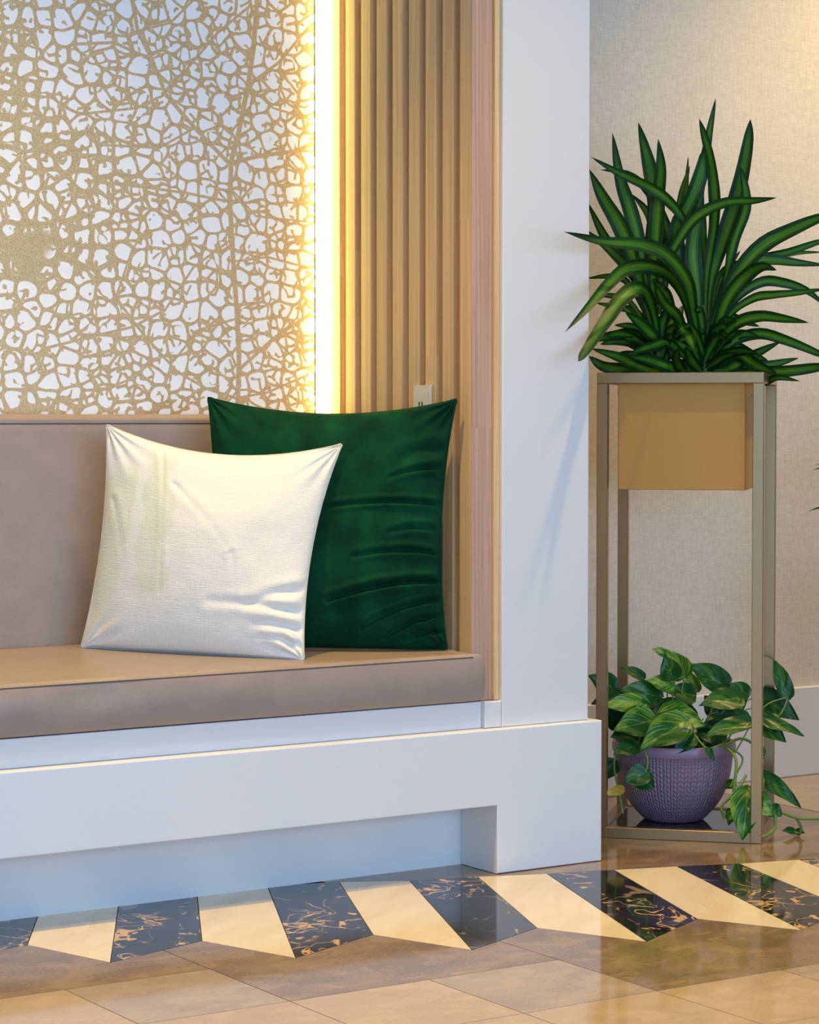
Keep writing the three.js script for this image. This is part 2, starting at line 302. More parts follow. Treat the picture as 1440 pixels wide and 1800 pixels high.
// ---------------------------------------------------------------- room shell
const COL = { x0: 0.0645, x1: 0.286, z: 0.575 }, FASCIA = { z: 0.595, x1: 0.307, top: 0.297, under: 0.141, recessX: 0.0385, recessZ: 0.463 }, BASE_TOP = 0.352;
const FARZ = -0.085, X0 = -6, X1 = 5.5, ZF = 7.4;
{
  const wb = structure('wall_back', (() => { const g = new THREE.BoxGeometry(3.6, CEIL - 0.3, 0.12); g.translate(-1.8 + 0.05, 0.3 + (CEIL - 0.3) / 2, -0.06); metreUV(g); const uv = g.attributes.uv; for (let i = 0; i < uv.count; i++) uv.setXY(i, uv.getX(i) - LEAF.x0, uv.getY(i) - LEAF.y0); return g; })(), M.leafPaper, 'pale wall papered with a gold leaf-skeleton print above the bench');
  structure('wall_left', box(X0 - 0.15, X0, 0, CEIL, -0.3, ZF + 0.15), M.roomWall);
  structure('wall_niche', box(X0, -3.55, 0, CEIL, -0.3, 0.575), M.paint);
  structure('wall_right', box(X1, X1 + 0.15, 0, CEIL, -0.3, ZF + 0.15), M.roomWall);
  structure('wall_far', box(COL.x0, X1, 0, CEIL, FARZ - 0.15, FARZ), M.linen, 'beige woven wallpaper wall behind the planter stand');
  const bb = structure('baseboard_far', chamferBox(COL.x1 + 0.001, X1, 0, 0.232, FARZ, FARZ + 0.018, 0.003), M.paintSemi, 'tall white painted baseboard along the woven wallpaper wall');
  structure('wall_column', chamferBox(COL.x0, COL.x1, FASCIA.top + 0.0005, CEIL, FARZ + 0.001, COL.z, 0.002), M.paint, 'white painted pier between the slatted bench niche and the planter stand');
  structure('ceiling', box(X0 - 0.15, X1 + 0.15, CEIL, CEIL + 0.15, -0.3, ZF + 0.15), M.ceiling);
  // the window wall behind the viewer
  const W = WINDOW, wf = structure('wall_front', null);
  part('wall_panel', box(X0, W.x0, 0, CEIL, ZF, ZF + 0.15), M.roomWall, wf); part('wall_panel', box(W.x1, X1, 0, CEIL, ZF, ZF + 0.15), M.roomWall, wf);
  part('wall_panel', box(W.x0, W.x1, 0, W.y0, ZF, ZF + 0.15), M.roomWall, wf); part('wall_panel', box(W.x0, W.x1, W.y1, CEIL, ZF, ZF + 0.15), M.roomWall, wf);
  const n = 4, w = (W.x1 - W.x0) / n;
  const win = structure('window_1', null);
  for (let i = 0; i < n; i++) part('pane', box(W.x0 + i * w + 0.03, W.x0 + (i + 1) * w - 0.03, W.y0 + 0.03, W.y1 - 0.03, ZF + 0.06, ZF + 0.066), M.glass, win);
  for (let i = 0; i <= n; i++) part('mullion', box(W.x0 + i * w - 0.03, W.x0 + i * w + 0.03, W.y0, W.y1, ZF + 0.03, ZF + 0.1), M.metalTrim, win);
  part('window_frame', box(W.x0, W.x1, W.y0, W.y0 + 0.04, ZF + 0.03, ZF + 0.1), M.metalTrim, win); part('window_frame', box(W.x0, W.x1, W.y1 - 0.04, W.y1, ZF + 0.03, ZF + 0.1), M.metalTrim, win);
}

// ---------------------------------------------------------------- floor of stone pieces
const floor = structure('floor', box(X0 - 0.15, X1 + 0.15, -0.2, -0.004, -0.3, ZF + 0.15), M.grout, 'polished stone floor with a border of black and cream marble wedges');
function stone(name, pts, mat, uvOf) {              // pts: [x, z] outline; a prism set a little apart from its neighbours
  let area = 0; for (let i = 0; i < pts.length; i++) { const [a, b] = pts[i], [c, d] = pts[(i + 1) % pts.length]; area += a * d - c * b; }
  const P = area > 0 ? pts.slice() : pts.slice().reverse(), inset = 0.0009, n = P.length;
  const Q = P.map((p, i) => { const a = P[(i + n - 1) % n], b = P[(i + 1) % n]; let e1 = [p[0] - a[0], p[1] - a[1]], e2 = [b[0] - p[0], b[1] - p[1]]; const l1 = Math.hypot(...e1), l2 = Math.hypot(...e2); const n1 = [-e1[1] / l1, e1[0] / l1], n2 = [-e2[1] / l2, e2[0] / l2], m = [n1[0] + n2[0], n1[1] + n2[1]], k = 1 + n1[0] * n2[0] + n1[1] * n2[1]; return [p[0] + inset * m[0] / Math.max(k, 0.3), p[1] + inset * m[1] / Math.max(k, 0.3)]; });
  const s = new THREE.Shape(Q.map(([x, z]) => new THREE.Vector2(x, -z)));
  const g = new THREE.ExtrudeGeometry(s, { depth: 0.02, bevelEnabled: false }); g.rotateX(-Math.PI / 2); g.translate(0, -0.02, 0);
  metreUV(g);
  if (uvOf) { const p = g.attributes.position, uv = g.attributes.uv; for (let i = 0; i < p.count; i++) { const [u, v] = uvOf(p.getX(i), p.getZ(i)); uv.setXY(i, u, v); } }
  return part(name, g, mat, floor);
}
const lowPx = [[48, 1661], [194, 1692], [355, 1654], [520, 1684], [656, 1643], [830, 1670], [944, 1631], [1137, 1655], [1226, 1615], [1410, 1635]];
const topPx = [[65, 1615], [208, 1595], [347, 1577], [472, 1562], [596, 1550], [720, 1548], [840, 1541], [962, 1536], [1080, 1529], [1190, 1523]];
let low = lowPx.map(([a, b]) => { const p = at(a, b, { y: 0 }); return [p.x, p.z]; }), top = topPx.map(([a, b], i) => {
  const p = at(a, b, { y: 0 }); let q = [p.x, p.z];
  if (i < 5) { const L = i % 2 ? 0.645 : 0.495, d = [q[0] - low[i][0], q[1] - low[i][1]], l = Math.hypot(...d); q = [low[i][0] + d[0] / l * L, low[i][1] + d[1] / l * L]; }
  return q;
});
const shift = (p, d) => [p[0] + d[0], p[1] + d[1]];
low.push(shift(low[8], [0.3, 0.085]), shift(low[9], [0.3, 0.07]), shift(low[8], [0.6, 0.15]), shift(low[9], [0.6, 0.12]), shift(low[8], [0.91, 0.2]));
top.push(...[[1300, 1518], [1405, 1511]].map(([a, b]) => { const p = at(a, b, { y: 0 }); return [p.x, p.z]; }), shift(low[12], [0.14, -0.475]), shift(low[13], [0.16, -0.62]), shift(low[14], [0.11, -0.48]));
low.unshift(shift(low[0], [-0.262, -0.16]), shift(low[1], [-0.27, -0.155])); top.unshift(shift(low[0], [0.28, -0.4]), shift(low[1], [0.36, -0.52]));
for (let i = 0; i + 1 < low.length; i++) {
  const cream = i % 2 === 0, ax = low[i][0], az = low[i][1], dx = low[i + 1][0] - ax, dz = low[i + 1][1] - az, ang = Math.atan2(top[i][1] - az, top[i][0] - ax), ca = Math.cos(ang), sa = Math.sin(ang), off = rnd() * 3;
  stone(cream ? 'cream_marble_tile' : 'black_marble_tile', [low[i], low[i + 1], top[i + 1], top[i]], cream ? M.cream : M.black[i % 3], (x, z) => [((x - ax) * ca + (z - az) * sa) * (cream ? 1.6 : 1.5) + off, (-(x - ax) * sa + (z - az) * ca) * (cream ? 1.6 : 1.9) + off]);
}
const T = 0.2673, gx = (i) => -0.853 + i * T, gz = (j) => 1.013 + j * T;
function zigZ(x) { for (let i = 0; i + 1 < low.length; i++) if (x >= low[i][0] && x <= low[i + 1][0]) return low[i][1] + (low[i + 1][1] - low[i][1]) * (x - low[i][0]) / (low[i + 1][0] - low[i][0]); return x < low[0][0] ? low[0][1] : low[low.length - 1][1]; }
for (let k = -2; k < 4; k++) {                       // brown stones stepping along the border, two tiles wide
  const a = gx(2 * k), b = gx(2 * k + 2), z = gz(k + 1);
  if (b < low[0][0] + 0.05) continue;
  const a2 = Math.max(a, low[0][0]), pts = [[a2, zigZ(a2)], ...low.filter((p) => p[0] > a2 + 1e-4 && p[0] < b - 1e-4), [b, Math.min(z - 0.02, zigZ(b))], [b, z], [a2, z]];
  stone('brown_limestone_tile', pts, M.brown);
}
for (let j = -1; j < 9; j++) for (let i = -7; i < 10; i++) {   // square field tiles
  const step = Math.floor(i / 2);
  if (j < step + 1) continue;
  if (gx(i) < low[0][0] - 0.01 && j < 0) continue;
  stone('limestone_tile', [[gx(i), gz(j)], [gx(i + 1), gz(j)], [gx(i + 1), gz(j + 1)], [gx(i), gz(j + 1)]], j === step + 1 && ((i % 2) + 2) % 2 === 1 ? M.mid : M.tan);
}
{ // the stone between the border and the wall, and the rest of the lobby floor in large slabs
  const right = low.length - 1, cuts = [0.21, 0.9, 1.6];
  const topZ = (x) => { for (let i = 0; i + 1 < top.length; i++) if (x >= top[i][0] && x <= top[i + 1][0]) return top[i][1] + (top[i + 1][1] - top[i][1]) * (x - top[i][0]) / (top[i + 1][0] - top[i][0]); return top[right][1]; };
  let a = -0.3; for (const b of [0.95, 1.72]) { const e = Math.min(b, top[right][0] - 0.001); stone('limestone_slab', [[a, -0.08], [e, -0.08], [e, topZ(e)], ...top.filter((p) => p[0] > a + 1e-4 && p[0] < e - 1e-4).reverse(), [a, topZ(a)]], M.brown); a = e; }
  stone('limestone_slab', [[a, -0.08], [X1, -0.08], [X1, 1.8], [Math.max(low[right][0], a) + 0.02, 1.8], [low[right][0] + 0.01, low[right][1]], [top[right][0] + 0.01, top[right][1]]], M.tan);
  stone('limestone_slab', [[X0, gz(9)], [X1, gz(9)], [X1, ZF], [X0, ZF]], M.tan); stone('limestone_slab', [[gx(10), 1.8], [X1, 1.8], [X1, gz(9)], [gx(10), gz(9)]], M.tan); stone('limestone_slab', [[X0, 0.4], [gx(-7), 0.4], [gx(-7), gz(9)], [X0, gz(9)]], M.tan);
}

// ---------------------------------------------------------------- built-in bench
const BX0 = -3.54;
{
  var bench = thing('built_in_bench', 'built-in bench with white base and taupe leather backrest below the leaf-print wall', 'bench'), b = bench;
  const skirt = structure('trim_1', null, null, 'white fascia and toe kick running along the bench and around the pier');
  part('plinth', box(BX0, COL.x1 - 0.002, 0, FASCIA.top, 0.02, FASCIA.recessZ - 0.0005), M.paint, skirt).userData.label = 'recessed toe-kick face';
  part('seat_support', chamferBox(BX0, 0.022, FASCIA.top + 0.0005, BASE_TOP - 0.0004, 0.02, COL.z - 0.014, 0.001), M.paint, b);
  part('sill_block', chamferBox(0.0225, COL.x0 - 0.0005, FASCIA.top + 0.001, BASE_TOP, 0.3, COL.z - 0.001, 0.002), M.paint, b);
  // fascia board that runs along the bench and around the pier, one continuous outline with the opening below
  const s = new THREE.Shape([[BX0, FASCIA.under], [FASCIA.recessX, FASCIA.under], [FASCIA.recessX, 0.001], [FASCIA.x1, 0.001], [FASCIA.x1, FASCIA.top], [BX0, FASCIA.top]].map(([x, y]) => new THREE.Vector2(x, y)));
  const c = 0.0025, g = new THREE.ExtrudeGeometry(s, { depth: FASCIA.z - FASCIA.recessZ - 2 * c, bevelEnabled: true, bevelThickness: c, bevelSize: c, bevelOffset: -c, bevelSegments: 2 });
  g.translate(0, 0, FASCIA.recessZ + c); metreUV(g);
  part('fascia', g, M.paintSemi, skirt).userData.label = 'projecting white fascia with a ledge on top';
  part('side_fascia', chamferBox(COL.x1, FASCIA.x1, 0.001, FASCIA.top, FARZ + 0.02, FASCIA.recessZ, 0.002), M.paintSemi, skirt);
}
const seatTop = (x, z) => 0.449 + 0.017 * clamp((0.575 - z) / 0.45, 0, 1);
{
  const W = BX0 + 0.004, len = -0.003 - W, z0 = 0.1075, z1 = 0.574;
  const c = thing('seat_cushion', 'long taupe leather bench seat cushion with a stitched front seam', 'seat cushion', [0, 0, 0]);
  const g = softBox(len, 0.098, z1 - z0, 0.011, 260, 16, 40), p = g.attributes.position;
  for (let i = 0; i < p.count; i++) {
    let x = p.getX(i) + W + len / 2, y = p.getY(i) + 0.401 + 0.002, z = p.getZ(i) + (z0 + z1) / 2;
    const up = sstep(0.36, 0.45, y);
    y += up * (seatTop(x, z) - 0.449  - 0.006 * sstep(-1.1, -1.9, x));
    const front = sstep(0.5, 0.57, z);
    z += front * (0.007 * Math.sin(Math.PI * clamp((y - 0.352) / 0.098, 0, 1)) + 0.009 * (fbm(x * 7, y * 14, 2, 5) - 0.5) * sstep(-0.35, -0.7, x) * sstep(0.45, 0.42, y));
    x += 0.026 * sstep(-0.03, -0.004, x) * sstep(0.5585, 0.57, z);
    if (y < 0.3525) y = 0.3525;
    p.setXYZ(i, x, y, z);
  }
  g.computeVertexNormals(); metreUV(g);
  part('cover', g, M.leather, c);
  const pts = []; for (let i = 0; i <= 60; i++) { const x = W + 0.05 + (len - 0.055) * i / 60; pts.push(V(x, 0.4445 - 0.006 * sstep(-1.1, -1.9, x), 0.5745)); }
  part('seam', tube(pts, 0.0014, 200, 5), M.seam, c).userData.label = 'dark stitched seam';
}
{
  const W = BX0 + 0.004, len = -0.004 - W, y0 = 0.36, y1 = 0.938, th = 0.1;
  const c = bench;
  const g = softBox(len, y1 - y0, th, 0.02, 220, 50, 16), p = g.attributes.position;
  for (let i = 0; i < p.count; i++) {
    const x = p.getX(i) + W + len / 2, y = p.getY(i) + (y0 + y1) / 2; let z = p.getZ(i) + th / 2 + 0.001;
    if (z > 0.06) z += 0.006 * Math.sin(Math.PI * clamp((y - y0) / (0.918 - y0), 0, 1)) * sstep(0.06, 0.1, z) - 0.0035 * Math.exp(-(((y - 0.919) / 0.003) ** 2));
    p.setXYZ(i, x, y, z);
  }
  g.computeVertexNormals(); metreUV(g);
  const back = part('backrest', g, M.leather, c); back.userData.label = 'taupe leather upholstered backrest';
  part('seam', tube([V(W + 0.03, 0.919, 0.0985), V(W + len / 2, 0.919, 0.0985), V(-0.03, 0.919, 0.0985)], 0.0012, 40, 5), M.seam, back).userData.label = 'dark stitched seam';
}

// ---------------------------------------------------------------- slatted side panel
{
  const P = thing('slat_panel', 'vertical oak slat panel lining the side of the bench niche', 'slat panel');
  part('backing_board', box(0.0235, COL.x0 - 0.001, BASE_TOP + 0.002, CEIL - 0.001, 0.002, 0.552), M.backing, P);
  const pitch = 0.0632, y0 = BASE_TOP + 0.103;
  for (let i = 0; i < 9; i++) {
    const z0 = 0.0075 + i * pitch, z1 = Math.min(z0 + 0.0395, 0.5525);
    const g = chamferBox(0, 0.024, i < 8 ? BASE_TOP + 0.002 : BASE_TOP + 0.002, CEIL - 0.002, z0, z1, 0.0012), uv = g.attributes.uv, ou = rnd() * 5, ov = rnd() * 5;
    for (let k = 0; k < uv.count; k++) uv.setXY(k, uv.getX(k) + ou, uv.getY(k) + ov);
    part('slat', g, M.slats[i % 2], P);
  }
  part('edge_board', chamferBox(0.0005, 0.0512, BASE_TOP + 0.001, CEIL - 0.002, 0.5526, 0.5566, 0.0012), M.board, P).userData.label = 'pinkish oak edge board';
  part('corner_trim', chamferBox(0.0515, COL.x0 - 0.0005, BASE_TOP + 0.001, CEIL - 0.002, 0.5526, 0.5645, 0.001), M.slats[0], P);
}
{ // wall plate with two slots
  const s = thing('wall_socket', 'ivory wall socket plate mounted on the oak slats', 'socket', [0, 0, 0]);
  const z0 = 0.351, z1 = 0.415, yt = 0.999;
  part('plate', chamferBox(-0.007, -0.0003, yt - 0.116, yt, z0, z1, 0.0015), M.ivory, s);
  part('module', chamferBox(-0.009, -0.0071, yt - 0.1, yt - 0.0155, z0 + 0.005, z1 - 0.006, 0.0006), M.ivory, s);
  for (const k of [0, 1]) part('slot', box(-0.0093, -0.0088, 0.953, 0.964, z0 + 0.0245 + k * 0.011, z0 + 0.0285 + k * 0.011), M.slot, s);
}
{ // light strip in the corner between wallpaper and slats
  const L = thing('led_strip', 'glowing yellow-white light strip in the corner beside the oak slats', 'light strip');
  const prof = new THREE.Shape(); prof.absarc(0, 0, 0.017, 0, Math.PI, false); prof.lineTo(0.017, 0);
  const g = new THREE.ExtrudeGeometry(prof, { depth: CEIL - 0.94 - 0.004, bevelEnabled: false, curveSegments: 14 });
  g.rotateX(-Math.PI / 2); g.rotateY(Math.PI); g.translate(-0.0185, 0.9405, 0.004);
  part('diffuser', g, M.led, L);
  part('channel', box(-0.036, -0.004, 0.9405, CEIL - 0.002, 0.0008, 0.0038), M.metalTrim, L);
  const led = new THREE.RectAreaLight(new THREE.Color(1.0, 0.84, 0.25), 2.5, 0.024, CEIL - 0.95);
  led.position.set(-0.0205, (CEIL + 0.94) / 2, 0.024); led.lookAt(-0.6, (CEIL + 0.94) / 2, 0.9); led.name = 'led_strip_light'; L.add(led);
}

// ---------------------------------------------------------------- cushions
// corners TL, TR, BR, BL; sag of the four edges (top, right, bottom, left) as shares of the half size; creases in -1..1 coordinates
function pillow(C, n, T, sag, creases, k, mat, g, k0 = 1) {
  const N = 190, [TL, TR, BR, BL] = C, verts = [], uvs = [], idx = [];
  const pt = (s, t, side) => {
    const a = 1 - s * s, b = 1 - t * t, puff = (q) => Math.pow(Math.max(0, q), 0.62);
    let s2 = s - (s > 0 ? sag[1] : -sag[3]) * b * Math.abs(s) ** 1.5, t2 = t - (t > 0 ? sag[0] : -sag[2]) * a * Math.abs(t) ** 1.5;
    const u = (s2 + 1) / 2, v = (t2 + 1) / 2;
    const P = BL.clone().multiplyScalar((1 - u) * (1 - v)).addScaledVector(BR, u * (1 - v)).addScaledVector(TL, (1 - u) * v).addScaledVector(TR, u * v);
    let h = puff(a * 0.94) * Math.pow(b * 0.94, 0.5) * (1 - 0.05 * t);
    if (side > 0) {
      h += (fbm(s * 1.6 + k, t * 1.6, 3, k) - 0.5) * 0.16 * Math.min(1, 3 * Math.min(a, b));
      for (const [s0, t0, s1, t1, w, d] of creases) { const L2 = (s1 - s0) ** 2 + (t1 - t0) ** 2, q = clamp(((s - s0) * (s1 - s0) + (t - t0) * (t1 - t0)) / L2, 0, 1), dx = s - s0 - q * (s1 - s0), dy = t - t0 - q * (t1 - t0) - 0.03 * Math.sin(q * 3), dist = Math.hypot(dx, dy); h -= k0 * d * (1 - 0.8 * q) * (Math.exp(-((dist / w) ** 2)) - 0.55 * Math.exp(-(((dist - 1.9 * w) / (1.3 * w)) ** 2))) * Math.min(1, 6 * Math.min(a, b)); }
      // gathers that fan out of the four corners
      const cx = 1 - Math.abs(s), cy = 1 - Math.abs(t), rad = Math.hypot(cx, cy), ang = Math.atan2(cy, cx);
      h += 0.035 * Math.sin(ang * 13 + k + (s > 0 ? 2 : 0) + (t > 0 ? 1 : 0)) * sstep(0.6, 0.12, rad) * sstep(0.0, 0.08, rad);
    }
    P.addScaledVector(n, (side > 0 ? T : -T * 0.55) * h);
    return P;
  };
  for (const side of [1, -1]) {
    const base = verts.length / 3;
    for (let j = 0; j <= N; j++) for (let i = 0; i <= N; i++) { const sp = (q) => Math.sin((q / N * 2 - 1) * Math.PI / 2 * 0.999), s = sp(i), t = sp(j), P = pt(s, t, side); verts.push(P.x, P.y, P.z); uvs.push((s + 1) / 2, (t + 1) / 2); }
    for (let j = 0; j < N; j++) for (let i = 0; i < N; i++) { const a = base + j * (N + 1) + i, b = a + 1, c = a + N + 1, d = c + 1; if (side > 0) idx.push(a, b, d, a, d, c); else idx.push(a, d, b, a, c, d); }
  }
  const geo = new THREE.BufferGeometry(); geo.setAttribute('position', new THREE.Float32BufferAttribute(verts, 3)); geo.setAttribute('uv', new THREE.Float32BufferAttribute(uvs, 2)); geo.setIndex(idx); geo.computeVertexNormals();
  part('cover', geo, mat, g);
  const rim = []; const q = 40; for (let e = 0; e < 4; e++) for (let i = 0; i < q; i++) { const f = -1 + 2 * i / q; rim.push(pt(...[[f, 1], [1, -f], [-f, -1], [-1, f]][e], 1)); }
  part('seam', new THREE.TubeGeometry(new THREE.CatmullRomCurve3(rim, true), 320, 0.0022, 6, true), mat, g);
}
{
  const g = thing('green_cushion', 'dark green velvet cushion propped in the corner against the oak slats', 'cushion');
  const C = [at(366, 699, { z: 0.185 }), at(803, 702, { x: -0.022 }), at(786, 1141, { y: 0.4575 }), at(372, 1134, { y: 0.4715 })];
  const n = C[1].clone().sub(C[0]).cross(C[3].clone().sub(C[0])).normalize().negate();
  if (n.dot(FWD) > 0) n.negate();
  pillow(C, n, 0.085, [0.13, 0.09, 0.0, 0.05], [[1, 0.15, 0.0, 0.06, 0.017, 0.13], [1, -0.05, 0.55, -0.12, 0.02, 0.1], [1, -0.24, 0.25, -0.32, 0.018, 0.14], [1, -0.46, 0.02, -0.66, 0.022, 0.24], [1, -0.6, 0.25, -0.88, 0.02, 0.17], [1, -0.72, 0.4, -0.98, 0.018, 0.14], [1, -0.86, 0.6, -0.97, 0.02, 0.14], [1, 0.45, 0.55, 0.34, 0.02, 0.09], [0.98, 0.6, 0.6, 0.5, 0.05, 0.08], [-0.8, 0.98, -0.5, 0.75, 0.05, 0.06]], 3, M.velvet, g, 1.5);
}
{
  const g = thing('pale_cushion', 'off-white linen cushion with a faint green wash leaning on the green cushion', 'cushion');
  const C = [at(188, 747, { z: 0.2 }), at(601, 781, { z: 0.45 }), at(534, 1159, { y: 0.4555 }), at(143, 1137, { y: 0.4695 })];
  const n = C[1].clone().sub(C[0]).cross(C[3].clone().sub(C[0])).normalize(); if (n.dot(FWD) > 0) n.negate();
  pillow(C, n, 0.075, [0.19, 0.1, 0.0, 0.07], [[1, -0.36, 0.45, -0.5, 0.045, 0.12], [1, -0.58, 0.1, -0.5, 0.04, 0.1], [1, -0.74, 0.55, -0.68, 0.04, 0.13], [1, -0.9, 0.6, -0.8, 0.03, 0.1], [-0.5, 0.95, -0.36, -0.45, 0.02, 0.06], [-0.36, 0.6, 0.18, 0.0, 0.03, 0.03], [0.24, -0.05, 0.34, -0.5, 0.025, 0.025], [-0.92, 0.35, -0.75, -0.2, 0.03, 0.03]], 11, M.paleLinen, g);
}

// ---------------------------------------------------------------- planter stand
const TURN = 13.2 * Math.PI / 180, U = RIGHT.clone().multiplyScalar(Math.cos(TURN)).addScaledVector(FWD, -Math.sin(TURN)), B = RIGHT.clone().multiplyScalar(Math.sin(TURN)).addScaledVector(FWD, Math.cos(TURN)), SW = 0.366, SD = 0.35, SH = 1.03;       // along the front, to the back
const SO = at(1047, 1472, { y: 0 });                                        // front left corner on the floor
const stand = thing('planter_stand', 'tall bronze square-tube planter stand with a brass box on top', 'planter stand', SO.toArray());
stand.rotation.y = -Math.atan2(U.z, U.x);
// in the stand's own axes x runs along the front, z from back (-) to front (0)
{
  const t = 0.024, rail = (x0, x1, y0, y1, z0, z1) => chamferBox(x0, x1, y0, y1, z0, z1, 0.0012);
  for (const [x, z] of [[0, 0], [SW - t, 0], [0, -SD + t], [SW - t, -SD + t]]) part('post', rail(x, x + t, 0, SH - t, z - t, z), M.brass, stand);
  for (const [yb, nm] of [[SH - t, 'top_rail'], [0.0, 'bottom_rail']]) {
    const a = yb ? 0 : t, b = yb ? SW : SW - t;
    part(nm, rail(a, b, yb, yb + t, -t, 0), M.brass, stand); part(nm, rail(a, b, yb, yb + t, -SD, -SD + t), M.brass, stand);
    part(nm, rail(0, t, yb, yb + t, -SD + t, -t), M.brass, stand); part(nm, rail(SW - t, SW, yb, yb + t, -SD + t, -t), M.brass, stand);
  }
  part('glass_shelf', rail(t, SW - t, 0.012, 0.02, -SD + t, -t), M.blackGlass, stand).userData.label = 'black glass bottom shelf';
  const bx0 = 0.043, bx1 = SW - 0.043, bz0 = -SD + 0.04, bz1 = -0.032, by0 = 0.772, by1 = 1.012, w = 0.003;
  const boxp = part('planter_box', mergeGeometries([rail(bx0, bx1, by0, by1, bz1 - w, bz1), rail(bx0, bx1, by0, by1, bz0, bz0 + w), rail(bx0, bx0 + w, by0, by1, bz0 + w, bz1 - w), rail(bx1 - w, bx1, by0, by1, bz0 + w, bz1 - w), rail(bx0 + w, bx1 - w, by0, by0 + w, bz0 + w, bz1 - w)]), M.brassBox, stand);
  boxp.userData.label = 'brushed brass planter box';
  for (const x of [t, SW - t - 0.02]) part('hanger', rail(x, x + 0.02, by1 - 0.03, by1 - 0.022, -SD / 2 - 0.02, -SD / 2 + 0.02), M.brass, stand);
}
const inStand = (x, y, z) => SO.clone().addScaledVector(U, x).addScaledVector(B, -z).setY(y);
const mid = inStand(SW / 2, 0, -SD / 2), DS = depthOf(mid);

// ---------------------------------------------------------------- strap-leaved plant in the box
// centre line of a leaf in photograph pixels, its width in pixels and how far its middle and tip come forward (m)
function strapLeaf(pts, roll, parent, mat, wMax, fold = 0.22) {
  const curve = new THREE.CatmullRomCurve3(pts), N = 22, K = 4, verts = [], uvs = [], idx = [], Tn = V(), S = V(), Nn = V(), P = V();
  for (let i = 0; i <= N; i++) {
    const t = i / N; curve.getPoint(t, P); curve.getTangent(t, Tn);
    const toCam = EYE.clone().sub(P).normalize(); S.crossVectors(Tn, toCam); if (S.lengthSq() < 1e-5) S.set(1, 0, 0); S.normalize(); Nn.crossVectors(S, Tn).normalize();
    const a = roll * (0.4 + 0.6 * Math.sin(t * 3)), c = Math.cos(a), s = Math.sin(a), W = S.clone().multiplyScalar(c).addScaledVector(Nn, s), Q = Nn.clone().multiplyScalar(c).addScaledVector(S, -s);
    const w = wMax * (0.34 + 0.66 * sstep(0, 0.5, t)) * Math.pow(Math.max(0, 1 - Math.pow(t, 3.2)), 0.85) + 0.0004;
    for (let k = 0; k <= K; k++) { const u = k / K * 2 - 1, off = fold * w * 0.5 * (Math.abs(u) - 0.4), R = P.clone().addScaledVector(W, u * w / 2).addScaledVector(Q, off + 0.04 * w * Math.sin(t * 19 + u * 2)); verts.push(R.x, R.y, R.z); uvs.push(k / K, t); }
  }
  for (let i = 0; i < N; i++) for (let k = 0; k < K; k++) { const a = i * (K + 1) + k, b = a + 1, c = a + K + 1, d = c + 1; idx.push(a, b, d, a, d, c); }
  const g = new THREE.BufferGeometry(); g.setAttribute('position', new THREE.Float32BufferAttribute(verts, 3)); g.setAttribute('uv', new THREE.Float32BufferAttribute(uvs, 2)); g.setIndex(idx); g.computeVertexNormals();
  return part('leaf', g, mat, parent);
}
